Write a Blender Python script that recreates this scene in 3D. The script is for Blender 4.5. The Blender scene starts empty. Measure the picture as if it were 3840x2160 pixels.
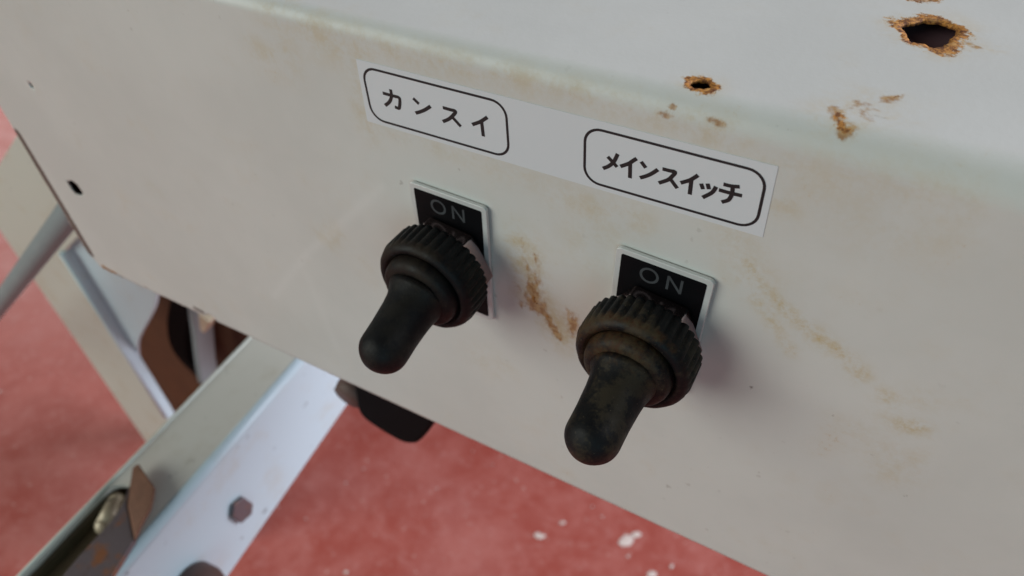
import bpy, bmesh, math, random
import numpy as np
from mathutils import Vector, Matrix, noise
from mathutils.geometry import delaunay_2d_cdt
random.seed(4)
S = bpy.context.scene
COL = S.collection
U = 0.1            # 1 unit of the measured layout = 100 mm
ZC = 0.85          # height of the lens above the floor
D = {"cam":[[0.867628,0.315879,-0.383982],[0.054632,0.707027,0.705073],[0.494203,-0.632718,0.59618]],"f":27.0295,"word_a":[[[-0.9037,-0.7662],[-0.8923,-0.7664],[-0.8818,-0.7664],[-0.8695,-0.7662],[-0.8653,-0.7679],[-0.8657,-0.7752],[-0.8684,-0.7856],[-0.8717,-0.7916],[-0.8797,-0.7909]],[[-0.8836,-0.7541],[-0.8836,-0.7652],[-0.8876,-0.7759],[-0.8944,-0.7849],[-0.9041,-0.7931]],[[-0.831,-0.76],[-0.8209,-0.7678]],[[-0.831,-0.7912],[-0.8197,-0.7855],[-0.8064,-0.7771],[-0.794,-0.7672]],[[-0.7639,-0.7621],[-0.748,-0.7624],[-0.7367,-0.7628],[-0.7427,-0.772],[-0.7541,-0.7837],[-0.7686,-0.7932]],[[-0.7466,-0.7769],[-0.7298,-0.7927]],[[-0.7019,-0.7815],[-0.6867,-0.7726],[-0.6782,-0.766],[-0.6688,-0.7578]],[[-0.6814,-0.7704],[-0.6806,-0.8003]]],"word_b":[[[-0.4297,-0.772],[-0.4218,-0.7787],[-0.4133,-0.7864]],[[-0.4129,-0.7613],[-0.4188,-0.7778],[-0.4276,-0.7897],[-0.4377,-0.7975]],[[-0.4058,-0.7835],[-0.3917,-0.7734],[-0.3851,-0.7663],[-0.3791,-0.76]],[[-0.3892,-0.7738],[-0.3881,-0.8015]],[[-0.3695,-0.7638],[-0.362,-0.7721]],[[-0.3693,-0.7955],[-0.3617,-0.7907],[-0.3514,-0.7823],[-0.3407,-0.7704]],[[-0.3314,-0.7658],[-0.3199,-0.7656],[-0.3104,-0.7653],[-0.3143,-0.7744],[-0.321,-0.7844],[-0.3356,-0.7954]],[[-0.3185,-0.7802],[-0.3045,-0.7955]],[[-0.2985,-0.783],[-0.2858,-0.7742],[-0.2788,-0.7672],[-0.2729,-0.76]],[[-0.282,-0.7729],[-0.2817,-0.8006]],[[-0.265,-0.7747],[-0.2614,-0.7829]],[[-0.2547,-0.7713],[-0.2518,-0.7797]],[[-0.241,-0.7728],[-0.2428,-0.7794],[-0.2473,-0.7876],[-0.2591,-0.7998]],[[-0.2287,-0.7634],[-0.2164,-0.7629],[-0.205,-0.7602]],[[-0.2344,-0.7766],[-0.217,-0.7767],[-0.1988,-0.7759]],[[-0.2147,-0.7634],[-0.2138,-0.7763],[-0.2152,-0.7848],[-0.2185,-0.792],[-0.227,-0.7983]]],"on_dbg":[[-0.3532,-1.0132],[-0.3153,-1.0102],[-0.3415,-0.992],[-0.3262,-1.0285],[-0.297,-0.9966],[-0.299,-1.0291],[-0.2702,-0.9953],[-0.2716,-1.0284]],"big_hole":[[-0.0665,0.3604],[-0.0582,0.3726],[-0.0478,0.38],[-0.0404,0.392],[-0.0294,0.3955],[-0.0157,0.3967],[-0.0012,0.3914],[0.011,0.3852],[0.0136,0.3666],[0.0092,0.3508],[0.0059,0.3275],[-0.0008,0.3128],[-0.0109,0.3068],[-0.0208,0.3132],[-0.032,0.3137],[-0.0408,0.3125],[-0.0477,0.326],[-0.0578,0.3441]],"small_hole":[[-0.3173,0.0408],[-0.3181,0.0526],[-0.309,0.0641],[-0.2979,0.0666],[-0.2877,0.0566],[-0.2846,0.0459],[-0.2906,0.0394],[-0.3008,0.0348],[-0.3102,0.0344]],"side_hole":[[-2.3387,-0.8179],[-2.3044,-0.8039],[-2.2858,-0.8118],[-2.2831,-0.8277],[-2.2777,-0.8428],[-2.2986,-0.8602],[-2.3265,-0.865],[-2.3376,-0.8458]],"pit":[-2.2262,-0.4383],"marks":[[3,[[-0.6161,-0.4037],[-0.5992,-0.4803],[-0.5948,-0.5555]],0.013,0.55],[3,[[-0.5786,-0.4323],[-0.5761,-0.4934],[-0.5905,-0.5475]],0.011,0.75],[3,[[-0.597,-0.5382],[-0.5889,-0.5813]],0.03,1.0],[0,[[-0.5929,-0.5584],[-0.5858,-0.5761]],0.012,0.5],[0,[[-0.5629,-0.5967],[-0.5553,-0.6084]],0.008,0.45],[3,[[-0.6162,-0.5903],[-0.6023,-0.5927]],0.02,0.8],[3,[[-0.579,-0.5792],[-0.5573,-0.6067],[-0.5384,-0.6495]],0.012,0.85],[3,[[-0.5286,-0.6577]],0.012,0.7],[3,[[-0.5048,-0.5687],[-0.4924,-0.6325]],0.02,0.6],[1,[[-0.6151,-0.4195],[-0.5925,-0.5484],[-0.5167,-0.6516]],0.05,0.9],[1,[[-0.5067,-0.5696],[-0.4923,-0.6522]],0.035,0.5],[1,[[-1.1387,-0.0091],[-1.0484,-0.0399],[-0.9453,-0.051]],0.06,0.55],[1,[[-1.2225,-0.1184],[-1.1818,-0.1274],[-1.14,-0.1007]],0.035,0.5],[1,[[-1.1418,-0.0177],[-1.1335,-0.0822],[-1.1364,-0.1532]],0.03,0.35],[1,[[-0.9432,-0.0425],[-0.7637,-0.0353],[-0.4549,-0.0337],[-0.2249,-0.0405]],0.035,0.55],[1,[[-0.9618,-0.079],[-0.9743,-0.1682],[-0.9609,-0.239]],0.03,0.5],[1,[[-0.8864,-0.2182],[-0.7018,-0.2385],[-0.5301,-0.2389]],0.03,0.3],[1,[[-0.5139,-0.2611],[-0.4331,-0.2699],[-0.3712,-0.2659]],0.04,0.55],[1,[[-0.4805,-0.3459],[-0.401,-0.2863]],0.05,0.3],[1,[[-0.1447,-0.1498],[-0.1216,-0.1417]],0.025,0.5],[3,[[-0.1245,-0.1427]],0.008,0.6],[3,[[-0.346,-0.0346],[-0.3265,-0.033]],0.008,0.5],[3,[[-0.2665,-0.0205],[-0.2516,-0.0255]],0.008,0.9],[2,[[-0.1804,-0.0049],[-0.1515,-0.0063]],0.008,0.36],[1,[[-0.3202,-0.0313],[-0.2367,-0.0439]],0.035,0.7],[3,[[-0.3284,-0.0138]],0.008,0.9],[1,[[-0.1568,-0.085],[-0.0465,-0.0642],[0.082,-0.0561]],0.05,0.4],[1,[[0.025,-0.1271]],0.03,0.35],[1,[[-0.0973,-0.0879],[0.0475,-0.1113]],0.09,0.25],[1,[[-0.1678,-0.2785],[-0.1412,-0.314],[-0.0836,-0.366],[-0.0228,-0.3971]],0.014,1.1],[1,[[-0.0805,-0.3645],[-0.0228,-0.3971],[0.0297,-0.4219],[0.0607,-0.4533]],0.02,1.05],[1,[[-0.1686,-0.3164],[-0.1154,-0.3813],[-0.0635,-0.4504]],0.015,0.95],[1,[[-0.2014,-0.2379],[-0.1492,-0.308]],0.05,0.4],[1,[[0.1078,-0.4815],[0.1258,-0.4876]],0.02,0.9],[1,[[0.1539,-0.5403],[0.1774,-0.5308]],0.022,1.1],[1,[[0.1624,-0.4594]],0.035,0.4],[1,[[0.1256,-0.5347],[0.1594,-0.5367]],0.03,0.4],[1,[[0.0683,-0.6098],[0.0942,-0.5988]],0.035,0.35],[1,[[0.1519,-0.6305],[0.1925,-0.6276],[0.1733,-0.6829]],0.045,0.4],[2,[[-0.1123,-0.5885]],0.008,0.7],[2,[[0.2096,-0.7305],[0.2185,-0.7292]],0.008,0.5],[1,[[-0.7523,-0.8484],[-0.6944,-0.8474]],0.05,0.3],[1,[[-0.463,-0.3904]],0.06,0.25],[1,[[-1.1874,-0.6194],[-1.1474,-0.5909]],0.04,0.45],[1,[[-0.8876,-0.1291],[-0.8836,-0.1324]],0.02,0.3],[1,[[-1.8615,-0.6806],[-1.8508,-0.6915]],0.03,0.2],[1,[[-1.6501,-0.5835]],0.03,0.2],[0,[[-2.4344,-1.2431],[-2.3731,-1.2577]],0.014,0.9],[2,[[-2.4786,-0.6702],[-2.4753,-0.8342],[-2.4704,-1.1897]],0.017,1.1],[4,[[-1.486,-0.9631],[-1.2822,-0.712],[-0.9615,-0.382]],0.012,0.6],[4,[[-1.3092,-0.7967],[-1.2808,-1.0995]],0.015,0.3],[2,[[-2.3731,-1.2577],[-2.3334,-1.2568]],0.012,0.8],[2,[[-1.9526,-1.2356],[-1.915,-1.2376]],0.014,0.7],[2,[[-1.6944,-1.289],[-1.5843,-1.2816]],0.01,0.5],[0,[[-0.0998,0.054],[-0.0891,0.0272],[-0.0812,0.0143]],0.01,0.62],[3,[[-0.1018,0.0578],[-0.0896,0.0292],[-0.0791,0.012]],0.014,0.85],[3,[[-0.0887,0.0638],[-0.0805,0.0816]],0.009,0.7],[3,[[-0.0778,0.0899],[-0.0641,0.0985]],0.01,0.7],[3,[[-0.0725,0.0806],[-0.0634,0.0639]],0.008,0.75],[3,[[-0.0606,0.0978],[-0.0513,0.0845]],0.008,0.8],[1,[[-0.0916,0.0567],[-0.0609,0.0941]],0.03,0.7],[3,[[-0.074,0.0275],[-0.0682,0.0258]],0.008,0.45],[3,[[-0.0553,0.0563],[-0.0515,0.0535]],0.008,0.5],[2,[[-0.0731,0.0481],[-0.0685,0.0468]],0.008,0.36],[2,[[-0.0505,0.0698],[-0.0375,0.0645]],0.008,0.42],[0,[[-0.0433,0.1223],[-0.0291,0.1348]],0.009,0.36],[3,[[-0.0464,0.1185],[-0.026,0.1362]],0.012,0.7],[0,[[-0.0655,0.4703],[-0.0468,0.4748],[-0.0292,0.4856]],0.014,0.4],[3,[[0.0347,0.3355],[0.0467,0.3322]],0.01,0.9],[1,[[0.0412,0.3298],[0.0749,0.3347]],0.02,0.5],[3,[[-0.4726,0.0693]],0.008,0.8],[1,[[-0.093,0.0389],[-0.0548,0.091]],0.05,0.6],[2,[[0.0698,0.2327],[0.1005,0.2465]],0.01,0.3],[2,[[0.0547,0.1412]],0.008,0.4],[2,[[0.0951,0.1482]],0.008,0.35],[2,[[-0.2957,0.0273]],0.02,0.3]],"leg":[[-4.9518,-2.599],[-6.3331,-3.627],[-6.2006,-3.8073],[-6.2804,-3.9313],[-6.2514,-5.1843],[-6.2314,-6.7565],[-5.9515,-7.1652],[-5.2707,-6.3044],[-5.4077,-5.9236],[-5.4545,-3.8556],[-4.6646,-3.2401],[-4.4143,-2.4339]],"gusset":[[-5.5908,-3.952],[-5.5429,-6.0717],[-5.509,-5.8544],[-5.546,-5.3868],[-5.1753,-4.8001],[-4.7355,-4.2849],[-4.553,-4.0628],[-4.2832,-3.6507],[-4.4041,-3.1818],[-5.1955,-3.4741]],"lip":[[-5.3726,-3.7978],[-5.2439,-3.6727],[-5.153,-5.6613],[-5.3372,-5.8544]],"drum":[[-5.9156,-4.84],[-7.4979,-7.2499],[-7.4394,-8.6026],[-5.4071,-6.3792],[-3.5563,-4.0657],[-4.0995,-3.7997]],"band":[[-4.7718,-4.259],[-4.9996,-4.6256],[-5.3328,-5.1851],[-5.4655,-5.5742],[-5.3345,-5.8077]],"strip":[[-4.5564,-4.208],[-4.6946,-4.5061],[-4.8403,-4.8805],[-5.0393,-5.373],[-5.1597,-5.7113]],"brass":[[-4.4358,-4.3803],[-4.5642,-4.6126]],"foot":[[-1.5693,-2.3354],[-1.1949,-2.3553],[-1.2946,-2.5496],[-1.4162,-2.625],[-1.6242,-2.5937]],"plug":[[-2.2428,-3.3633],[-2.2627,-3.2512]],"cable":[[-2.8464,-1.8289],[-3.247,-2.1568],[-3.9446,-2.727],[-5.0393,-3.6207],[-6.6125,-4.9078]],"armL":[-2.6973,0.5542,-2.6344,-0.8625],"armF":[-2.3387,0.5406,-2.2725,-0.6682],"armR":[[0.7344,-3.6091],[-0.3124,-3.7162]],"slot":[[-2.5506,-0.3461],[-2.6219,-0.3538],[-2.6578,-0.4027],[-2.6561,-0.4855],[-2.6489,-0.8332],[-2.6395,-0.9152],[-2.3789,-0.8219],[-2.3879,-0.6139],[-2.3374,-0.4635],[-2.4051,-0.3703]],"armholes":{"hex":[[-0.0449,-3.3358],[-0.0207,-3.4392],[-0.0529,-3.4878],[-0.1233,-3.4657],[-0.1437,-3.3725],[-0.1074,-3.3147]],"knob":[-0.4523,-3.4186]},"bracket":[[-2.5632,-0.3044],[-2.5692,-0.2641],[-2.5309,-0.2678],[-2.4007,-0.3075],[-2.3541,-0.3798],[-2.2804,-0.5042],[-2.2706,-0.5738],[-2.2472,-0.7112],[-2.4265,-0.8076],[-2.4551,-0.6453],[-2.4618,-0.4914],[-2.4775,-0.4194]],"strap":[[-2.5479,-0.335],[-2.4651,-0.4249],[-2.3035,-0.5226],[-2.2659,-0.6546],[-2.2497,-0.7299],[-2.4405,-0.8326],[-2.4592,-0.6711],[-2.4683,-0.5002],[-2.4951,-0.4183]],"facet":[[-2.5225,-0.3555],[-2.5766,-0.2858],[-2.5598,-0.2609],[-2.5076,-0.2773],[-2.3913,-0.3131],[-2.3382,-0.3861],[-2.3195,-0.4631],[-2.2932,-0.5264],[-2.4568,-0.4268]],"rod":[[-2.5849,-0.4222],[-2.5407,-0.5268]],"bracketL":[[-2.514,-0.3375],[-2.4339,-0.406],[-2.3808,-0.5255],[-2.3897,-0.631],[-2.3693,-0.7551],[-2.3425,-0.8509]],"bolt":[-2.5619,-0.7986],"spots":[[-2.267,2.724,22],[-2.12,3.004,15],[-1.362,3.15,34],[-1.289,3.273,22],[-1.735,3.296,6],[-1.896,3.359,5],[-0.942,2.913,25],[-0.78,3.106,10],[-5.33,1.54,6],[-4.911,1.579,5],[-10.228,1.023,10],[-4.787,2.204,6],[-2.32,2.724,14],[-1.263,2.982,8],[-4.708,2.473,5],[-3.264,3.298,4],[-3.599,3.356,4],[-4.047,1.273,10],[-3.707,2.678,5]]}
# ------------------------------------------------------------------ camera
cam = bpy.data.cameras.new('camera'); co = bpy.data.objects.new('camera', cam); COL.objects.link(co)
R = D['cam']
right = Vector((R[0][0], R[2][0], -R[1][0])); down = Vector((R[0][1], R[2][1], -R[1][1])); fwd = Vector((R[0][2], R[2][2], -R[1][2]))
m = Matrix((right, -down, -fwd)).transposed().to_4x4(); m.translation = Vector((0, -U, ZC)); co.matrix_world = m
cam.sensor_width = 36; cam.lens = D['f']; cam.clip_start = 0.005; cam.clip_end = 100
cam.dof.use_dof = True; cam.dof.focus_distance = 0.135; cam.dof.aperture_fstop = 21
S.camera = co
# ------------------------------------------------------------------ light
w = bpy.data.worlds.new('World'); S.world = w; w.use_nodes = True
bg = w.node_tree.nodes['Background']; bg.inputs[0].default_value = (1.0, 0.76, 0.68, 1); bg.inputs[1].default_value = 0.029
def area(name, loc, target, sx, sy, power, color):
    l = bpy.data.lights.new(name, 'AREA'); l.shape = 'RECTANGLE'; l.size = sx; l.size_y = sy; l.energy = power; l.color = color
    o = bpy.data.objects.new(name, l); COL.objects.link(o); o.location = loc
    o.rotation_euler = (Vector(target) - Vector(loc)).to_track_quat('-Z', 'Y').to_euler(); return o
area('doorway_daylight', (2.0, 1.3, 1.75), (-0.05, 0, 0.7), 1.6, 2.0, 122, (0.895, 0.915, 1.0))
area('window_daylight', (-1.7, -1.9, 1.7), (-0.05, 0, 0.7), 2.2, 1.8, 49, (0.96, 1.0, 0.92))
area('far_floor_fill', (-2.6, 0.9, 0.8), (-2.0, 0.65, 0), 0.7, 0.9, 10.5, (1.0, 0.88, 0.86))  # unseen lamp added to brighten the floor at far left
area('front_fill', (1.3, -2.0, 1.3), (-0.05, 0, 0.7), 1.5, 1.3, 11, (0.48, 0.86, 1.0))  # unseen cool fill added for the panel's right side and switch shadows
S.view_settings.view_transform = 'Standard'; S.view_settings.look = 'None'; S.view_settings.exposure = 0; S.view_settings.gamma = 1
S.render.engine = 'CYCLES'

# ------------------------------------------------------------------ helpers
def P(x, h, z): return Vector((x * U, -h * U, ZC + z * U))     # x right, h out of the panel, z up
def obj(name, mesh, mat, parent=None):
    o = bpy.data.objects.new(name, mesh); COL.objects.link(o)
    if mat: mesh.materials.append(mat)
    if parent: o.parent = parent
    return o
def bm_obj(name, bm, mat, parent=None, smooth=False, bevel=0):
    bmesh.ops.recalc_face_normals(bm, faces=bm.faces)
    me = bpy.data.meshes.new(name); bm.to_mesh(me); bm.free()
    if smooth: me.polygons.foreach_set('use_smooth', [True] * len(me.polygons))
    o = obj(name, me, mat, parent)
    if bevel:
        b = o.modifiers.new('bevel', 'BEVEL'); b.width = bevel; b.segments = 3; b.limit_method = 'ANGLE'; b.angle_limit = math.radians(35)
        me.polygons.foreach_set('use_smooth', [True] * len(me.polygons))
        o.modifiers.new('wn', 'WEIGHTED_NORMAL').keep_sharp = True
    return o
def tag(o, label=None, cat=None, group=None, kind=None):
    for k, v in (('label', label), ('category', cat), ('group', group), ('kind', kind)):
        if v: o[k] = v
    return o
def empty(name, loc, roty=0):
    o = bpy.data.objects.new(name, None); COL.objects.link(o); o.location = loc; o.rotation_euler = (0, roty, 0); o.empty_display_size = 0.01; return o
def local(o, root):                                            # parent keeping the world place
    o.parent = root; o.matrix_parent_inverse = Matrix.Translation(-Vector(root.location)); return o
def prism(pts, off):                                           # closed outline (3D points) pushed along off
    bm = bmesh.new(); a = [bm.verts.new(p) for p in pts]; b = [bm.verts.new(Vector(p) + off) for p in pts]
    bm.faces.new(a); bm.faces.new(b[::-1]); n = len(a)
    for i in range(n): bm.faces.new((a[i], a[(i + 1) % n], b[(i + 1) % n], b[i]))
    return bm
def lathe(prof, n=72, rib=None, axis=Vector((0, -1, 0)), org=Vector(), bm=None, dirt=None):
    bm = bm or bmesh.new(); ax = axis.normalized(); e1 = ax.cross(Vector((0, 0, 1))).normalized(); e2 = ax.cross(e1)
    rings = []
    for r, h in prof:
        ring = []
        for i in range(n):
            a = 2 * math.pi * i / n; rr = r + (rib(i, h, r) if rib else 0)
            ring.append(bm.verts.new(org + ax * h * U + (e1 * math.cos(a) + e2 * math.sin(a)) * rr * U))
        rings.append(ring)
    for A, B in zip(rings, rings[1:]):
        for i in range(n): bm.faces.new((A[i], A[(i + 1) % n], B[(i + 1) % n], B[i]))
    bm.faces.new(rings[0][::-1]); bm.faces.new(rings[-1]); return bm
def tube(pts, r, n=16, bm=None):
    bm = bm or bmesh.new(); rings = []; pts = [Vector(p) for p in pts]
    for k, p in enumerate(pts):
        t = (pts[min(k + 1, len(pts) - 1)] - pts[max(k - 1, 0)]).normalized()
        a = t.cross(Vector((0.1, 0.2, 1))).normalized(); b = t.cross(a)
        rings.append([bm.verts.new(p + (a * math.cos(2 * math.pi * i / n) + b * math.sin(2 * math.pi * i / n)) * r) for i in range(n)])
    for A, B in zip(rings, rings[1:]):
        for i in range(n): bm.faces.new((A[i], A[(i + 1) % n], B[(i + 1) % n], B[i]))
    bm.faces.new(rings[0][::-1]); bm.faces.new(rings[-1]); return bm
def smooth_path(pts, k=6):
    pts = [Vector(p) for p in pts]; out = []
    for i in range(len(pts) - 1):
        p0, p1, p2, p3 = pts[max(i - 1, 0)], pts[i], pts[i + 1], pts[min(i + 2, len(pts) - 1)]
        for j in range(k):
            t = j / k
            out.append(0.5 * ((2 * p1) + (p2 - p0) * t + (2 * p0 - 5 * p1 + 4 * p2 - p3) * t * t + (3 * p1 - p0 - 3 * p2 + p3) * t ** 3))
    out.append(pts[-1]); return out
def strokes(lines, wd, to3d, closed=False, smooth=True):       # ink strokes as narrow ribbons; lines in 2D units
    bm = bmesh.new()
    for si, ln in enumerate(lines):
        p = [Vector((a, b, 0)) for a, b in ln]
        if smooth and len(p) > 2 and not closed: p = smooth_path(p, 4)
        n = len(p); L_, R_ = [], []
        for i in range(n):
            if closed: t = p[(i + 1) % n] - p[i - 1]
            else: t = p[min(i + 1, n - 1)] - p[max(i - 1, 0)]
            t.normalize(); nrm = Vector((-t.y, t.x, 0)); q = p[i]
            if not closed and i == 0: q = q - t * wd * .15
            if not closed and i == n - 1: q = q + t * wd * .15
            L_.append(bm.verts.new(to3d(q.x + nrm.x * wd / 2, q.y + nrm.y * wd / 2, si * 2e-5))); R_.append(bm.verts.new(to3d(q.x - nrm.x * wd / 2, q.y - nrm.y * wd / 2, si * 2e-5)))
        for i in range(n if closed else n - 1):
            j = (i + 1) % n; bm.faces.new((L_[i], R_[i], R_[j], L_[j]))
    return bm
def rrect(x0, z0, x1, z1, r, k=7):
    out = []
    for cx, cz, a0 in ((x1 - r, z1 - r, 0), (x0 + r, z1 - r, 90), (x0 + r, z0 + r, 180), (x1 - r, z0 + r, 270)):
        for i in range(k + 1):
            a = math.radians(a0 + 90 * i / k); out.append((cx + r * math.cos(a), cz + r * math.sin(a)))
    return out
# ------------------------------------------------------------------ materials
class NT:
    def __init__(s, name):
        s.m = bpy.data.materials.new(name); s.m.use_nodes = True; s.t = s.m.node_tree; s.b = s.t.nodes['Principled BSDF']; s.tc = s.n('ShaderNodeTexCoord')
        s.o = s.tc.outputs['Object']
    def n(s, k, **kw):
        x = s.t.nodes.new(k)
        for a, v in kw.items(): setattr(x, a, v)
        return x
    def put(s, sock, v):
        if hasattr(v, 'is_output'): s.t.links.new(v, sock)
        elif isinstance(v, (tuple, list)) and len(v) == 3 and sock.type == 'RGBA': sock.default_value = (*v, 1)
        else: sock.default_value = v
    def noise(s, scale, detail=5, rough=.6, vec=None, stretch=None, dist=0):
        x = s.n('ShaderNodeTexNoise'); v = vec or s.o
        if stretch:
            mp = s.n('ShaderNodeMapping'); mp.inputs['Scale'].default_value = stretch; s.t.links.new(v, mp.inputs[0]); v = mp.outputs[0]
        s.t.links.new(v, x.inputs['Vector']); x.inputs['Scale'].default_value = scale; x.inputs['Detail'].default_value = detail; x.inputs['Roughness'].default_value = rough; x.inputs['Distortion'].default_value = dist
        return x.outputs[0]
    def math(s, op, a, b=0, c=0):
        x = s.n('ShaderNodeMath', operation=op); s.put(x.inputs[0], a); s.put(x.inputs[1], b); s.put(x.inputs[2], c); return x.outputs[0]
    def ramp(s, v, a, b, lo=0., hi=1.):
        x = s.n('ShaderNodeMapRange'); x.interpolation_type = 'SMOOTHSTEP'; s.put(x.inputs[0], v); x.inputs[1].default_value = a; x.inputs[2].default_value = b; x.inputs[3].default_value = lo; x.inputs[4].default_value = hi; return x.outputs[0]
    def mix(s, f, a, b):
        x = s.n('ShaderNodeMix', data_type='RGBA'); s.put(x.inputs[0], f); s.put(x.inputs[6], a); s.put(x.inputs[7], b); return x.outputs[2]
    def attr(s, nm): return s.n('ShaderNodeAttribute', attribute_name=nm).outputs['Fac']
    def bump(s, h, strength, dist):
        x = s.n('ShaderNodeBump'); x.inputs['Strength'].default_value = strength; x.inputs['Distance'].default_value = dist; s.put(x.inputs['Height'], h); s.t.links.new(x.outputs[0], s.b.inputs['Normal'])
    def set(s, color=None, rough=None, metal=None, spec=None):
        for k, v in (('Base Color', color), ('Roughness', rough), ('Metallic', metal), ('Specular IOR Level', spec)):
            if v is not None: s.put(s.b.inputs[k], v)
        return s.m
def paint_sheet():
    t = NT('weathered white enamel'); rust, gr, dk, stn, pale = t.attr('rust'), t.attr('grime'), t.attr('dark'), t.attr('stain'), t.attr('pale')
    n1 = t.noise(900, 6, .7); n2 = t.noise(200, 6, .65, stretch=(.8, 1, .75)); n3 = t.noise(22, 4, .6); n4 = t.noise(2600, 3, .6); n5 = t.noise(90, 4, .6)
    base = t.mix(t.ramp(n3, .35, .65), (.574, .575, .548), (.614, .615, .588))
    base = t.mix(t.math('MULTIPLY', t.ramp(n5, .52, .8), .22), base, (.56, .50, .40))
    g = t.math('MULTIPLY', gr, t.ramp(t.math('ADD', n2, t.math('MULTIPLY', t.math('SUBTRACT', n1, .5), .5)), .34, .72))
    base = t.mix(t.math('MULTIPLY', g, .85), base, (.50, .37, .18))
    sn = t.noise(330, 6, .68, stretch=(1, 1, .55)); sq = t.ramp(t.math('ADD', t.math('MULTIPLY', stn, .75), t.math('MULTIPLY', t.math('SUBTRACT', sn, .5), 2.0)), .22, .66)
    sq = t.math('MULTIPLY', sq, t.ramp(stn, .04, .35)); base = t.mix(t.math('MULTIPLY', sq, .9), base, t.mix(t.ramp(t.noise(800, 4, .6), .4, .62), (.30, .14, .042), (.45, .28, .12)))
    base = t.mix(t.math('MULTIPLY', pale, .5), base, (.72, .72, .70))
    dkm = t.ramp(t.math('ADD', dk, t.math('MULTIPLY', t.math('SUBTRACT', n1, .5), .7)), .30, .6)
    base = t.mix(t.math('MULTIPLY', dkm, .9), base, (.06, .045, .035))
    scr = t.n('ShaderNodeMapping'); scr.inputs['Rotation'].default_value = (0, math.radians(38), 0); scr.inputs['Scale'].default_value = (1, 1, .035); t.t.links.new(t.o, scr.inputs[0])
    sc = t.ramp(t.noise(420, 2, .5, vec=scr.outputs[0], dist=.4), .70, .76); base = t.mix(t.math('MULTIPLY', sc, t.ramp(t.noise(30, 3, .5), .5, .65, 0, .22)), base, (.70, .69, .66))
    speck = t.math('MULTIPLY', t.ramp(t.noise(420, 2, .5), .70, .76), t.ramp(n3, .45, .7, 0, .45)); base = t.mix(speck, base, (.28, .25, .22))
    q = t.math('ADD', rust, t.math('MULTIPLY', t.math('SUBTRACT', n1, .5), 1.5)); q = t.math('ADD', q, t.math('MULTIPLY', t.math('SUBTRACT', n5, .5), 1.2))
    q = t.math('SUBTRACT', q, t.math('MULTIPLY', t.ramp(rust, .02, .16, 1, 0), .13))
    halo = t.ramp(q, .16, .48); core = t.ramp(q, .30, .52)
    rc = t.mix(t.ramp(t.noise(1500, 5, .7), .38, .62), (.12, .038, .010), (.50, .215, .042)); rc = t.mix(t.ramp(t.noise(600, 3, .6), .55, .75), rc, (.60, .35, .12))
    base = t.mix(t.math('MULTIPLY', halo, .45), base, (.52, .36, .17)); base = t.mix(core, base, rc)
    t.bump(t.math('ADD', t.math('MULTIPLY', n4, .35), t.math('SUBTRACT', t.math('MULTIPLY', t.noise(700, 2, .5), .6), t.math('MULTIPLY', core, t.math('ADD', .3, n1)))), .16, .0003)
    return t.set(base, t.math('ADD', .41, t.math('MULTIPLY', t.math('MAXIMUM', core, g), .4)), 0, .5)
def painted_steel(name, c, grime=.35, gc=(.40, .33, .22), rough=.4):
    t = NT(name); n = t.noise(38, 5, .65); b = t.mix(t.math('MULTIPLY', t.ramp(n, .5, .75), grime), c, gc)
    b = t.mix(t.ramp(t.noise(150, 3, .5), .68, .76), b, tuple(x * .55 for x in c)); t.bump(t.noise(300, 3), .06, .0005); return t.set(b, rough)
def rubber(name, dusty):
    t = NT(name); d = t.attr('dirt'); n = t.noise(420, 6, .7); n2 = t.noise(1300, 5, .7); n3 = t.noise(150, 4, .6)
    b = t.mix(t.ramp(n3, .35, .7), (.002, .0024, .0035), (.0035, .0038, .0045))
    q = t.math('ADD', t.math('MULTIPLY', d, 1.0), t.math('MULTIPLY', t.math('SUBTRACT', n, .5), 1.9)); dm = t.ramp(q, .35, 1.0)
    b = t.mix(t.math('MULTIPLY', dm, dusty), b, t.mix(t.ramp(n2, .4, .62), (.046, .019, .007), (.046, .030, .013)))
    dust = t.math('MULTIPLY', t.ramp(t.math('ADD', n3, t.math('MULTIPLY', n2, .35)), .66, .82), .46 * dusty); b = t.mix(dust, b, (.058, .044, .025))
    sp = t.math('MULTIPLY', t.ramp(t.noise(2400, 2, .5), .70, .78), .6 * dusty); b = t.mix(sp, b, (.16, .13, .09))
    t.bump(n2, .25, .0003); return t.set(b, t.ramp(n, .3, .7, .48, .66), 0, .22)
M = {}
M['sheet'] = paint_sheet()
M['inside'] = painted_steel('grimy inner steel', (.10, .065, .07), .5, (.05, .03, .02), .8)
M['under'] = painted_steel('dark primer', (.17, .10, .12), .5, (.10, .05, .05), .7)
M['deep'] = painted_steel('dark brown steel', (.105, .078, .042), .8, (.085, .035, .018), .6)  # dark brown for the flange and web seen through the slot
M['rub_a'] = rubber('black rubber', .24); M['rub_b'] = rubber('dusty black rubber', 1.0)
def simple(name, c, rough, metal=0, nscale=60, var=.25, bump=0, spec=.5):
    t = NT(name); n = t.noise(nscale, 5, .65); b = t.mix(n, tuple(x * (1 - var) for x in c), tuple(min(1, x * (1 + var)) for x in c))
    if bump: t.bump(t.noise(nscale * 4, 4), bump, .0006)
    return t.set(b, rough, metal, spec)
M['tape'] = simple('white tape', (.635, .66, .685), .42, 0, 40, .02)
M['ink'] = simple('black print', (.012, .012, .014), .5, 0, 600, .4)
M['chrome'] = simple('dull nickel with reflected red', (.40, .30, .30), .17, 1, 300, .2)  # reddish reflection of the surroundings mixed into the metal colour
M['alu'] = simple('dull silver rim', (.60, .61, .60), .40, .15, 500, .12, .05)
M['plate'] = simple('black lacquer', (.003, .003, .004), .55, 0, 100, .3, 0, .12)
M['greyprint'] = simple('worn grey print', (.048, .050, .055), .6, 0, 500, .5)
M['arm'] = painted_steel('cool-lit white angle steel', (.51, .635, .695), .3, (.45, .40, .30))  # blue of the cool side light mixed into the white paint
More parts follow.
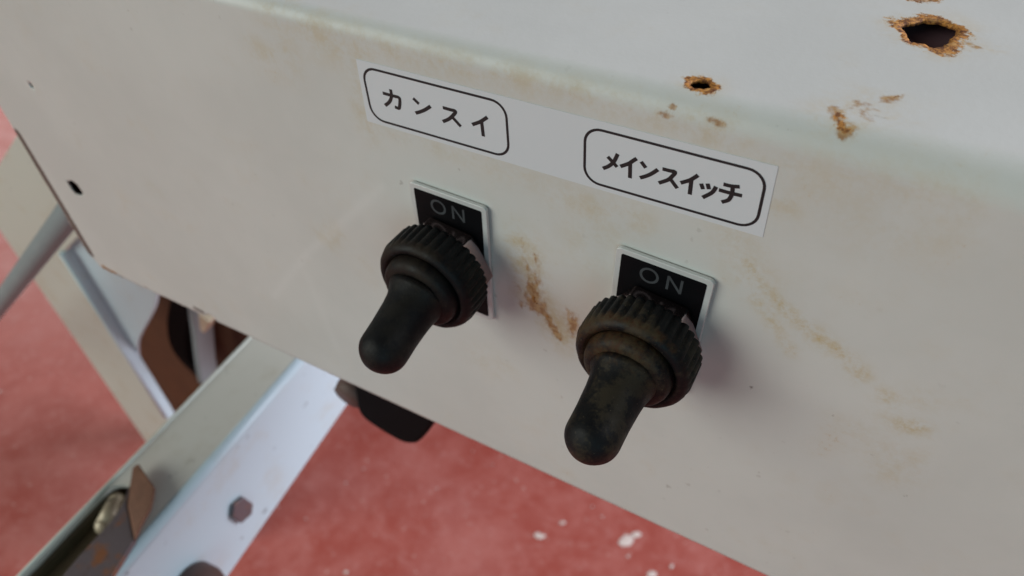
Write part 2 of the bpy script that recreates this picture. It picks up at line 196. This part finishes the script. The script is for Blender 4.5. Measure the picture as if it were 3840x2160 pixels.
M['arm_top'] = painted_steel('warm-lit white angle steel', (.62, .61, .555), .45, (.45, .40, .30))  # same white paint with warm light mixed in for the top face, plus grime
M['leg'] = painted_steel('cream painted steel', (.57, .60, .535), .35, (.45, .36, .22))
M['rustbrown'] = simple('brown rusted steel', (.085, .028, .009), .8, 0, 25, .45, .2)
M['rustgrey'] = simple('dark rusted steel', (.17, .115, .105), .6, .3, 45, .5, .3)
M['black'] = simple('black plastic', (.003, .003, .0035), .7, 0, 80, .2, 0, .08)
M['cable'] = simple('grey cable sheath', (.23, .285, .295), .5, 0, 50, .1)
M['brown'] = simple('brown rubber', (.10, .055, .045), .6, 0, 50, .3)
M['pipe'] = simple('pale worn steel', (.50, .42, .30), .4, .2, 90, .2)
M['rustorange'] = simple('orange rusted steel', (.20, .095, .06), .45, .35, 110, .6, .3)
M['brass'] = simple('tarnished brass', (.62, .50, .30), .18, .35, 80, .15)
def rusty():
    t = NT('mottled rusted steel'); n = t.noise(85, 5, .65); b = t.mix(t.ramp(n, .50, .66), (.15, .12, .13), (.27, .105, .045)); b = t.mix(t.ramp(t.noise(220, 4, .6), .55, .75), b, (.10, .07, .06)); t.bump(t.noise(400, 4), .3, .0006); return t.set(b, .55, .25)
M['rustgrey'] = rusty()
def floor_mat():
    t = NT('red painted concrete'); n = t.noise(15, 6, .7, dist=.3); n2 = t.noise(55, 5, .7); n3 = t.noise(3.2, 4, .6)
    b = t.mix(t.ramp(n, .38, .64), (.345, .072, .055), (.41, .115, .095)); b = t.mix(t.math('MULTIPLY', t.ramp(n2, .48, .74), .55), b, (.46, .18, .16))
    b = t.mix(t.math('MULTIPLY', t.ramp(n3, .5, .72), .35), b, (.48, .20, .185)); b = t.mix(t.ramp(t.noise(140, 2, .5), .66, .73, 0, .5), b, (.56, .36, .32)); b = t.mix(t.ramp(t.noise(330, 3, .6), .58, .72, 0, .45), b, (.27, .05, .04))
    t.bump(n2, .2, .002); return t.set(b, t.ramp(n, .3, .7, .38, .6))
M['floor'] = floor_mat()
M['splash'] = simple('white paint splash', (.64, .53, .49), .8, 0, 60, .15)
# ------------------------------------------------------------------ floor
fl = bmesh.new(); bmesh.ops.create_grid(fl, x_segments=24, y_segments=24, size=3)
for v in fl.verts: v.co.z = 0
floor = bm_obj('floor', fl, M['floor']); tag(floor, kind='structure')
for (x, y, s) in D['spots']:
    r = s * .00026; bm = bmesh.new(); k = 20; ph = random.random() * 9; el = random.uniform(.5, .8); rot = random.uniform(.4, 1.2)
    ring = []
    for i in range(k):
        a = 2 * math.pi * i / k; rr = r * (1 + .38 * noise.noise(Vector((math.cos(a) * 1.4 + ph, math.sin(a) * 1.4, ph))))
        X, Y = rr * math.cos(a), rr * el * math.sin(a); ring.append((x * U + X * math.cos(rot) - Y * math.sin(rot), y * U + X * math.sin(rot) + Y * math.cos(rot)))
    bot = [bm.verts.new((a, b, .0005)) for a, b in ring]; cx = x * U; cy = y * U
    top = [bm.verts.new((cx + (a - cx) * .8, cy + (b - cy) * .8, .0010)) for a, b in ring]
    for i in range(k): bm.faces.new((bot[i], bot[(i + 1) % k], top[(i + 1) % k], top[i]))
    bm.faces.new(top); o = bm_obj('paint_splash', bm, M['splash'], floor, True)
# ------------------------------------------------------------------ control box
ZT = -.63; WB = -1.886 - ZT
def rad(x): t = min(1, max(0, (x + 1.2) / 1.5)); return .032 + .034 * t * t
def sheet_pt(x, wv):
    r = rad(x)
    dent = .0015 * noise.noise(Vector((x * 1.7, wv * 1.9, 3.1))) + .0006 * noise.noise(Vector((x * 5, wv * 5, 1)))
    if wv <= -r: return P(x, dent, ZT + wv)
    if wv >= r: return P(x, -wv, ZT + dent)
    a = (wv + r) / (2 * r) * math.pi / 2
    return P(x, -r + (r + dent) * math.cos(a), ZT - r + (r + dent) * math.sin(a))
root = empty('control_box', P(-.75, -.6, -1.886))
tag(root, 'white sheet metal control box with rust holes and two black switches', 'control box')
x0, x1, w1 = -2.49, 1.1, 1.5
outline = []
def edge(a, b, n, jit):
    for i in range(n):
        t = i / n; outline.append((a[0] + (b[0] - a[0]) * t + random.uniform(-jit, jit), a[1] + (b[1] - a[1]) * t + random.uniform(-jit, jit)))
edge((x0, w1), (x0, WB + .07), 120, .0012); edge((x0 + .003, WB + .065), (x0 + .04, WB + .006), 8, .002)
edge((x0 + .045, WB + .004), (-1.9, WB), 40, .0016)
outline += [(-1.895, WB + .016), (-1.885, WB + .022), (-1.868, WB + .02), (-1.855, WB + .004)]
edge((-1.85, WB), (x1, WB), 120, .0008); edge((x1, WB), (x1, w1), 40, 0); edge((x1, w1), (x0, w1), 40, 0)
def jag(pts, j):
    out = []
    n = len(pts)
    for i in range(n):
        for k in range(3):
            t = k / 3; out.append((pts[i][0] * (1 - t) + pts[(i + 1) % n][0] * t + random.uniform(-j, j), pts[i][1] * (1 - t) + pts[(i + 1) % n][1] * t + random.uniform(-j, j)))
    return out
bh = D['big_hole']; bc = np.mean(bh, axis=0); bh = [(bc[0] + (a - bc[0]) * 1.1, bc[1] + (b - bc[1]) * 1.1) for a, b in bh]
holes = [jag(bh, .0022), jag(D['small_hole'], .0015), jag(D['side_hole'], .0005)]
px, pw = D['pit']; holes.append([(px + .008 * math.cos(a), pw + .011 * math.sin(a)) for a in np.linspace(0, 6.28, 9)[:-1]])
gx = np.concatenate([np.arange(x0 + .008, .40, .0105), np.arange(.42, x1 - .01, .05)])
gw = np.concatenate([np.arange(WB + .008, -.10, .0105), np.arange(-.10, .10, .0052), np.arange(.10, .62, .0105), np.arange(.65, w1 - .01, .05)])
G = np.array([(a, b) for a in gx for b in gw]); G = G + np.random.RandomState(3).uniform(-.0012, .0012, G.shape)
def dseg(Q, poly, closed):
    d = np.full(len(Q), 9.); poly = np.array(poly, float); n = len(poly)
    if n == 1: return np.hypot(*(Q - poly[0]).T)
    for i in range(n if closed else n - 1):
        a = poly[i]; b = poly[(i + 1) % n]; ab = b - a; t = np.clip(((Q - a) @ ab) / max(1e-12, ab @ ab), 0, 1)
        d = np.minimum(d, np.hypot(*(Q - a - t[:, None] * ab).T))
    return d
def inside(Q, poly):
    c = np.zeros(len(Q), bool); poly = np.array(poly); n = len(poly)
    for i in range(n):
        a = poly[i]; b = poly[i - 1]
        if a[1] != b[1]:
            cr = ((a[1] > Q[:, 1]) != (b[1] > Q[:, 1])) & (Q[:, 0] < (b[0] - a[0]) * (Q[:, 1] - a[1]) / (b[1] - a[1]) + a[0]); c ^= cr
    return c
keep = inside(G, outline) & (dseg(G, outline, True) > .004)
for hpoly in holes: keep &= ~inside(G, hpoly) & (dseg(G, hpoly, True) > .002)
G = G[keep]
pts = [Vector(p) for p in outline]; edges = [(i, (i + 1) % len(outline)) for i in range(len(outline))]
for hpoly in holes:
    k = len(pts); pts += [Vector(p) for p in hpoly]; edges += [(k + i, k + (i + 1) % len(hpoly)) for i in range(len(hpoly))]
pts += [Vector(p) for p in G]
vs, _, fs, *_ = delaunay_2d_cdt(pts, edges, [], 1, 1e-6)
V2 = np.array([(v.x, v.y) for v in vs]); F = np.array([list(f) for f in fs if len(f) == 3])
cen = V2[F].mean(axis=1); ok = np.ones(len(F), bool)
for hpoly in holes: ok &= ~inside(cen, hpoly)
F = F[ok]
me = bpy.data.meshes.new('front_and_top_panel')
me.from_pydata([sheet_pt(a, b) - root.location for a, b in V2], [], [tuple(int(i) for i in f) for f in F]); me.update()
att = {k: np.zeros(len(V2)) for k in range(5)}
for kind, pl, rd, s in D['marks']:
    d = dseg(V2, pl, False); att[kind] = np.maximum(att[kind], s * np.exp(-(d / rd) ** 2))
for hpoly, rr, s in ((holes[0], .0165, .95), (holes[1], .011, .8)):
    d = dseg(V2, hpoly, True); ang = np.arctan2(V2[:, 1] - np.mean([p[1] for p in hpoly]), V2[:, 0] - np.mean([p[0] for p in hpoly]))
    att[0] = np.maximum(att[0], s * np.exp(-(d / (rr * (1 + .42 * np.sin(2 * ang + 2.6) + .25 * np.sin(5 * ang)))) ** 2)); att[1] = np.maximum(att[1], .6 * np.exp(-(d / (rr * 2)) ** 2))
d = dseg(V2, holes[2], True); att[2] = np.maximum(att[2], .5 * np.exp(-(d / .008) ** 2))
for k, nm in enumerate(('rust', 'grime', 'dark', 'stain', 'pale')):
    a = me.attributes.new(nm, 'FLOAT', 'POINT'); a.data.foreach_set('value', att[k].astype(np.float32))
me.polygons.foreach_set('use_smooth', [True] * len(me.polygons))
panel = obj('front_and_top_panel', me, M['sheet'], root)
sm = panel.modifiers.new('thickness', 'SOLIDIFY'); sm.thickness = .0007; sm.offset = 0
nrm = me.polygons[len(me.polygons) // 2].normal
sm.offset = -1
def wall(name, pts, off, mat, parent, bev=0):
    o = bm_obj(name, prism(pts, off), mat, None, bevel=bev); local(o, parent); return o
zt, zb = ZT - .014, -1.87
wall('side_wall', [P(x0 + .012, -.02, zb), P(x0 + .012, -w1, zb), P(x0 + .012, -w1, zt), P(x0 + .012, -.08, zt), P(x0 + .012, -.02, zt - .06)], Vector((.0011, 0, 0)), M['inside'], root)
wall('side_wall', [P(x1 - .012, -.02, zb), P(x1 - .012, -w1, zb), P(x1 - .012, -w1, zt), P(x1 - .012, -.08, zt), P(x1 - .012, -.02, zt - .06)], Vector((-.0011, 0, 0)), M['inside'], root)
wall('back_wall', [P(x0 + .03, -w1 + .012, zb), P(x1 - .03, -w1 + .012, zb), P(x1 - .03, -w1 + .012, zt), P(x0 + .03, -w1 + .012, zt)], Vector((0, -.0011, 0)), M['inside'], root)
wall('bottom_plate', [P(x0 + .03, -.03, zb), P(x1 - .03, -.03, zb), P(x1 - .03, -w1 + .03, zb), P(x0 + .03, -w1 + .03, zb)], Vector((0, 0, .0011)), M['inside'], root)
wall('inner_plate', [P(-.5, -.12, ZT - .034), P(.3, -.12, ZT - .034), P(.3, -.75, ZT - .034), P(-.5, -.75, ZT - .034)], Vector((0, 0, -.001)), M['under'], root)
# ------------------------------------------------------------------ printed label
TP = .0016
lab = empty('label_sticker', P(-.556, .003, -.776))
tag(lab, 'long white printed sticker with two framed Japanese words above the switches', 'label')
tape = [(-.9555, -.7055), (-.1535, -.7055), (-.1525, -.8465), (-.9605, -.8445)]
tb = bmesh.new(); n = 40; rows = []
for j in range(3):
    row = []
    for i in range(n + 1):
        s = i / n; q = j / 2
        x = (tape[0][0] * (1 - s) + tape[1][0] * s) * (1 - q) + (tape[3][0] * (1 - s) + tape[2][0] * s) * q
        z = (tape[0][1] * (1 - s) + tape[1][1] * s) * (1 - q) + (tape[3][1] * (1 - s) + tape[2][1] * s) * q
        row.append(tb.verts.new(sheet_pt(x, z - ZT) + Vector((0, -.00009, 0))))
    rows.append(row)
for a, b in zip(rows, rows[1:]):
    for i in range(n): tb.faces.new((a[i], b[i], b[i + 1], a[i + 1]))
rim = list(tb.edges); ret = bmesh.ops.extrude_edge_only(tb, edges=[e for e in rim if len(e.link_faces) == 1])
for v in [g for g in ret['geom'] if isinstance(g, bmesh.types.BMVert)]: v.co.y += .00008
local(bm_obj('tape', tb, M['tape'], None, False), lab)
def on_tape(x, z, k=0): return sheet_pt(x, z - ZT) + Vector((0, -.00012 - k * .05, 0))
def dense(pl):
    out = []
    for i in range(len(pl)):
        a, b = pl[i], pl[(i + 1) % len(pl)]; k = max(1, int(math.hypot(b[0] - a[0], b[1] - a[1]) / .02))
        out += [(a[0] + (b[0] - a[0]) * t / k, a[1] + (b[1] - a[1]) * t / k) for t in range(k)]
    return out
for fr in ((-.9445, -.8335, -.6275, -.7185), (-.4735, -.8345, -.1665, -.7225)):
    local(bm_obj('printed_frame', strokes([dense(rrect(*fr, .03))], .0050, on_tape, True), M['ink']), lab)
for key in ('word_a', 'word_b'): local(bm_obj('printed_word', strokes(D[key], .0071, on_tape), M['ink']), lab)
# ------------------------------------------------------------------ toggle switches
def dirt_attr(o, fn):
    me = o.data; a = me.attributes.new('dirt', 'FLOAT', 'POINT'); a.data.foreach_set('value', [fn(v.co) for v in me.vertices])
def make_switch(cx, cz, rot, rub, label, tilt):
    r = empty('toggle_switch', P(cx, .002, cz), math.radians(rot)); tag(r, label, 'switch', 'rubber booted toggle switches on the box')
    def q(x, z, k=0): return Vector((x * U, -.0012 - k * .05, z * U))
    pl = bm_obj('name_plate', prism([Vector((x * U, 0, z * U)) for x, z in rrect(-.0945, -.169, .0945, .169, .010)], Vector((0, -.0009, 0))), M['alu'], r, bevel=.00018)
    bm_obj('black_face', prism([Vector((x * U, -.0007, z * U)) for x, z in rrect(-.0826, -.1575, .0826, .1575, .004)], Vector((0, -.00028, 0))), M['plate'], pl)
    O = [(-.024 + .0165 * math.cos(a), .128 + .0165 * math.sin(a)) for a in np.linspace(0, 2 * math.pi, 29)[:-1]]
    bmO = strokes([O], .0052, lambda x, z, k=0: Vector((x * U, -.00101, z * U)), True)
    N = [(.0125, .1115), (.0125, .1445), (.0385, .1115), (.0385, .1445)]
    bmN = strokes([[N[0], N[1]], [N[1], N[2]], [N[2], N[3]]], .0050, lambda x, z, k=0: Vector((x * U, -.00101 - k * .05, z * U)), smooth=False)
    bm_obj('letter_o', bmO, M['greyprint'], pl); bm_obj('letter_n', bmN, M['greyprint'], pl)
    # hexagon nut, flat side up
    hx = bmesh.new(); A = []
    for i in range(6):
        a = math.radians(60 * i - 5); A.append(Vector((.107 * math.cos(a) * U, -.0013, .107 * math.sin(a) * U)))
    hx.free(); bm_obj('hexagon_nut', prism(A, Vector((0, -.0040, 0))), M['chrome'], r, bevel=.0004)
    n = 216
    def rib(i, h, rr):
        if rr < .108: return 0
        f = min(1, max(0, (.116 - h) / .012)); ph = (i % 6) / 6; wv = noise.noise(Vector((i * .13, h * 20, cx * 9))) * .0012
        return (-.0075 * (1 - abs(2 * ph - 1)) ** 2.2 + .001 * ph) * f + wv
    prof = [(.085, .050), (.108, .0505), (.1115, .053), (.1120, .060), (.1125, .075), (.1130, .090), (.1130, .100), (.1115, .109), (.1085, .117), (.1040, .123), (.0985, .1265), (.0930, .1265), (.0890, .124), (.0850, .118)]
    prof = [(a * 1.045, b * 1.03) for a, b in prof]
    cap = bm_obj('ribbed_cap', lathe(prof, n, rib), rub, r, True)
    dirt_attr(cap, lambda c: .10 + .30 * math.exp(-((-c.y / U - .117) / .011) ** 2) + .55 * max(0, min(1, (c.z - c.x * .8) / (.07 * U))) * math.exp(-((-c.y / U - .12) / .02) ** 2))
    col = [(.086, .117), (.0855, .126), (.0840, .136), (.0810, .1425), (.0760, .147), (.070, .1495), (.063, .151)]
    col = [(a * 1.03, b * 1.03) for a, b in col]
    c2 = bm_obj('collar', lathe(col, 96), rub, r, True); dirt_attr(c2, lambda c: .22 + .55 * max(0, min(1, (c.z - c.x * .5) / (.07 * U))))
    ax = Vector((tilt[0], -1, tilt[1])); org = Vector((0, -.118 * U, 0))
    lv = [(.070, .022), (.0655, .032), (.0600, .042), (.0560, .056), (.0535, .075), (.0520, .095), (.0510, .115), (.0510, .135), (.0510, .150)]
    for k in range(1, 12): a = math.radians(k * 8); lv.append((.0510 * math.cos(a), .150 + .0475 * math.sin(a)))
    lv = [(a * 1.03, b * 1.07) for a, b in lv]
    bmL = lathe(lv, 80, None, ax, org)
    for v in bmL.verts:
        d_ = noise.noise(v.co * 300) * .00012; v.co += (v.co - org).normalized() * d_
    lever = bm_obj('lever_boot', bmL, rub, r, True); dirt_attr(lever, lambda c: .42 * math.exp(-((-c.y / U - .15) / .03) ** 2) + .16)
    return r
make_switch(-.784, -1.133, 2.0, M['rub_a'], 'cleaner black toggle switch under the word カンスイ, left of the rust stain', (.0, -.27))
make_switch(-.316, -1.130, 3.0, M['rub_b'], 'dusty black toggle switch under the word メインスイッチ, right of the rust stain', (.0, -.22))
# ------------------------------------------------------------------ cable
cb = bm_obj('cable', tube(smooth_path([P(x, -.3, z) for x, z in D['cable']], 8), .0060, 20), M['cable'], None, True)
tag(cb, 'thick grey cable running out behind the left edge of the box', 'cable')
# ------------------------------------------------------------------ frame arm under the box
arm = empty('angle_iron', P(-2.3, 0, -3.7)); tag(arm, 'white angle steel arm under the box with a slot and hexagon bolt', 'angle iron')
def armx(y, xa, ya, xb, yb): return xa + (xb - xa) * (y - ya) / (yb - ya)
L4, F4 = D['armL'], D['armF']; y0, y1 = 1.6, -1.5
FR = .045
rim_ = [(armx(y1, *L4), y1), (armx(y0, *L4), y0), (armx(y0, *F4) - FR, y0), (armx(y1, *F4) - FR, y1)]
slot = smooth_path([Vector((a, b, 0)) for a, b in [(-2.44, -.40), (-2.50, -.352), (-2.57, -.345), (-2.628, -.385), (-2.64, -.46), (-2.622, -.8), (-2.608, -1.05), (-2.40, -1.05), (-2.39, -.8), (-2.40, -.5)]], 3)
pp = [Vector((a, b)) for a, b in rim_]; ee = [(0, 1), (1, 2), (2, 3), (3, 0)]; k = len(pp); pp += [Vector((a.x, a.y)) for a in slot]; ee += [(k + i, k + (i + 1) % len(slot)) for i in range(len(slot))]
vv, _, ff, *_ = delaunay_2d_cdt(pp, ee, [], 1, 1e-6)
sl = [(a.x, a.y) for a in slot]; bm = bmesh.new(); bv = [bm.verts.new(P(v.x, -v.y, -3.0)) for v in vv]
for f_ in ff:
    c = sum((vv[i] for i in f_), Vector((0, 0))) / len(f_)
    if not inside(np.array([[c.x, c.y]]), sl)[0]: bm.faces.new([bv[i] for i in f_])
r_ = bmesh.ops.extrude_face_region(bm, geom=list(bm.faces))
for v in [g for g in r_['geom'] if isinstance(g, bmesh.types.BMVert)]: v.co.z -= .0030
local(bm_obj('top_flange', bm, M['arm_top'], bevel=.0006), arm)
fx = lambda y: armx(y, *F4); AR = D['armR']
def zlow(y): return AR[0][1] + (AR[1][1] - AR[0][1]) * (y - AR[0][0]) / (AR[1][0] - AR[0][0])
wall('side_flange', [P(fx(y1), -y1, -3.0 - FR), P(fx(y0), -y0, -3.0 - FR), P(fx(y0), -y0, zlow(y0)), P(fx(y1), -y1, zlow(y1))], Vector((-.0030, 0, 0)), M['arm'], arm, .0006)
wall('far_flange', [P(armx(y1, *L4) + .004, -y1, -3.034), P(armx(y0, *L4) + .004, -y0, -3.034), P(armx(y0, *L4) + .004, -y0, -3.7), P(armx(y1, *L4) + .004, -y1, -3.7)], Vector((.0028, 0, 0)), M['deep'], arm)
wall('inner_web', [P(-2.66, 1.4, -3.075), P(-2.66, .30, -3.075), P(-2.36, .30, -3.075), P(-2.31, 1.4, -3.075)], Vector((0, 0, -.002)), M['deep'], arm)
bm = bmesh.new(); rows = []
for y in (y0, y1):
    o_ = []; i_ = []
    for k in range(9):
        a = math.radians(90 * k / 8); ce = fx(y) - FR
        o_.append(bm.verts.new(P(ce + FR * math.sin(a), -y, -3.0 - FR + FR * math.cos(a)))); i_.append(bm.verts.new(P(ce + (FR - .03) * math.sin(a), -y, -3.0 - FR + (FR - .03) * math.cos(a))))
    rows.append(o_ + i_[::-1])
n_ = len(rows[0])
for k in range(n_): bm.faces.new((rows[0][k], rows[0][(k + 1) % n_], rows[1][(k + 1) % n_], rows[1][k]))
bm.faces.new(rows[0]); bm.faces.new(rows[1][::-1])
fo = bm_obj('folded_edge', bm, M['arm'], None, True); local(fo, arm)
hexp = D['armholes']['hex']; hb = prism([P(fx(y) + .003, -y, z) for y, z in hexp], Vector((.0026, 0, 0)))
local(bm_obj('hexagon_bolt', hb, M['rustgrey'], bevel=.0006), arm)
ky, kz = D['armholes']['knob']
kn = lathe([(.10, 0), (.12, .01), (.125, .08), (.11, .13), (.07, .16), (.02, .17)], 32, None, Vector((1, 0, 0)), P(fx(ky - .02), -(ky - .02), kz - .06))
local(bm_obj('round_bolt_head', kn, M['brown'], None, True), arm)
# rusty bracket coming up through the slot
br = empty('steel_bracket', P(-2.45, .6, -3.4)); tag(br, 'bent rusty steel bracket sticking up through the slot of the white arm', 'bracket')
bo_ = bm_obj('strap', prism([P(x, -y, -2.965) for x, y in D['strap']], Vector((0, 0, -.003))), M['rustgrey'], bevel=.0008); local(bo_, br)
fz = [0, .02, .03, .035, .03, .02, .01, 0, 0]
bo_ = bm_obj('folded_tab', prism([P(x, -y, -2.958 + q) for (x, y), q in zip(D['facet'], fz)], Vector((-.001, 0, -.003))), M['rustorange'], bevel=.0008); local(bo_, br)
pa, pz = D['rod']; pp_ = [P(pa[0], -pa[1], -3.045), P(pz[0], -pz[1], -3.045)]
pb = tube(pp_, .0042, 24)
for q in pp_:
    pe = bmesh.ops.create_uvsphere(pb, u_segments=20, v_segments=12, radius=.0042); bmesh.ops.translate(pb, verts=pe['verts'], vec=q)
po = bm_obj('rod_end', pb, M['pipe'], None, True); tag(po, 'pale rounded metal rod end inside the slot of the white arm', 'rod')
rb = bm_obj('bead_edge', tube([P(armx(y0, *L4), -y0, -2.997), P(armx(y1, *L4), -y1, -2.997)], .0009, 12), M['leg'], None, True); local(rb, arm)
bx, by = D['bolt']
bo = bm_obj('shiny_bolt', lathe([(.075, 0), (.075, .03), (.062, .052), (.035, .066), (.005, .07)], 28, None, Vector((0, 0, 1)), P(bx + .01, -by, -3.05)), M['brass'], None, True)
tag(bo, 'shiny round bolt head inside the slot of the white arm', 'bolt')
# ------------------------------------------------------------------ leg behind
lg = empty('steel_post', P(-5.8, -1, -8.5)); tag(lg, 'cream painted steel post with gusset plate behind the left end of the box', 'post')
LP = [(-4.9518, -2.599), (-6.33, -3.627), (-6.28, -3.93), (-6.26, -8.5), (-5.36, -8.5), (-5.37, -3.80), (-4.66, -3.24), (-4.41, -2.43)]
wall('leg_face', [P(x, -1.0, z) for x, z in LP], Vector((0, .003, 0)), M['leg'], lg, .0008)
wall('leg_side', [P(-5.36, -.985, -3.79), P(-5.36, -1.07, -3.79), P(-5.36, -1.07, -8.5), P(-5.36, -.985, -8.5)], Vector((.003, 0, 0)), M['arm'], lg, .0008)
be = bm_obj('light_catching_bead', tube([P(-5.365, -.985, -3.79), P(-5.35, -.985, -5.92)], .0022, 12), M['arm'], None, True); local(be, lg)  # bead added to catch light along the post's shaded lip
gp = smooth_path([P(x, -1.06, z) for x, z in [(-5.38, -5.15), (-5.175, -4.80), (-4.7355, -4.285), (-4.553, -4.06), (-4.28, -3.65)]], 5) + [P(-3.6, -1.06, -2.6), P(-4.4, -1.06, -2.4), P(-5.36, -1.06, -3.75)]
wall('gusset_plate', gp, Vector((0, .003, 0)), M['arm'], lg, .0006)
# ------------------------------------------------------------------ wheel behind the gusset
dr = empty('wheel_housing', P(-5.4, -1.7, -6)); tag(dr, 'brown rusted steel housing with a black band under the box', 'housing')
wall('housing_plate', [P(x, -1.75, z) for x, z in D['drum']], Vector((0, .004, 0)), M['rustbrown'], dr)
def ribbon(name, pl, h, wd, mat, dep):
    p = smooth_path([P(x, h, z) for x, z in pl], 6); bm = bmesh.new(); A = []
    for i, c in enumerate(p):
        t = (p[min(i + 1, len(p) - 1)] - p[max(i - 1, 0)]).normalized(); s = t.cross(Vector((0, 1, 0))).normalized() * (wd(i / (len(p) - 1)) / 2)
        A.append([bm.verts.new(c + s), bm.verts.new(c - s), bm.verts.new(c - s + Vector((0, dep, 0))), bm.verts.new(c + s + Vector((0, dep, 0)))])
    for a, b in zip(A, A[1:]):
        for i in range(4): bm.faces.new((a[i], a[(i + 1) % 4], b[(i + 1) % 4], b[i]))
    bm.faces.new(A[0]); bm.faces.new(A[-1][::-1]); return local(bm_obj(name, bm, mat, None, False, .001), dr)
ribbon('rubber_band', D['band'], -1.45, lambda t: .010 + .012 * math.sin(t * 3.0), M['black'], .02)
ribbon('grey_rim', D['strip'], -1.35, lambda t: .0065, M['cable'], .02)
ribbon('brass_fitting', D['brass'], -1.3, lambda t: .012 - .008 * t, M['pipe'], .01)
# ------------------------------------------------------------------ black foot and plug below the front edge
ft = bm_obj('rubber_foot', prism(smooth_path([P(x, -.25, z) for x, z in [(-1.53, -1.95), (-1.59, -2.42), (-1.605, -2.53), (-1.59, -2.585), (-1.54, -2.615), (-1.42, -2.64), (-1.35, -2.62), (-1.295, -2.56), (-1.20, -2.37), (-1.10, -2.1), (-1.08, -1.95)]], 4), Vector((0, .022, 0))), M['black'], None, False, .002)
tag(ft, 'black rubber block hanging below the bottom edge of the box', 'rubber foot')
pg = bm_obj('cable_plug', lathe([(.055, 0), (.068, .02), (.072, .05), (.072, .13), (.064, .16)], 32, None, Vector((.0, -1, -.1)), P(-1.655, -.42, -2.49)), M['brown'], None, True)
tag(pg, 'dull brown round plug beside the black rubber block', 'plug')
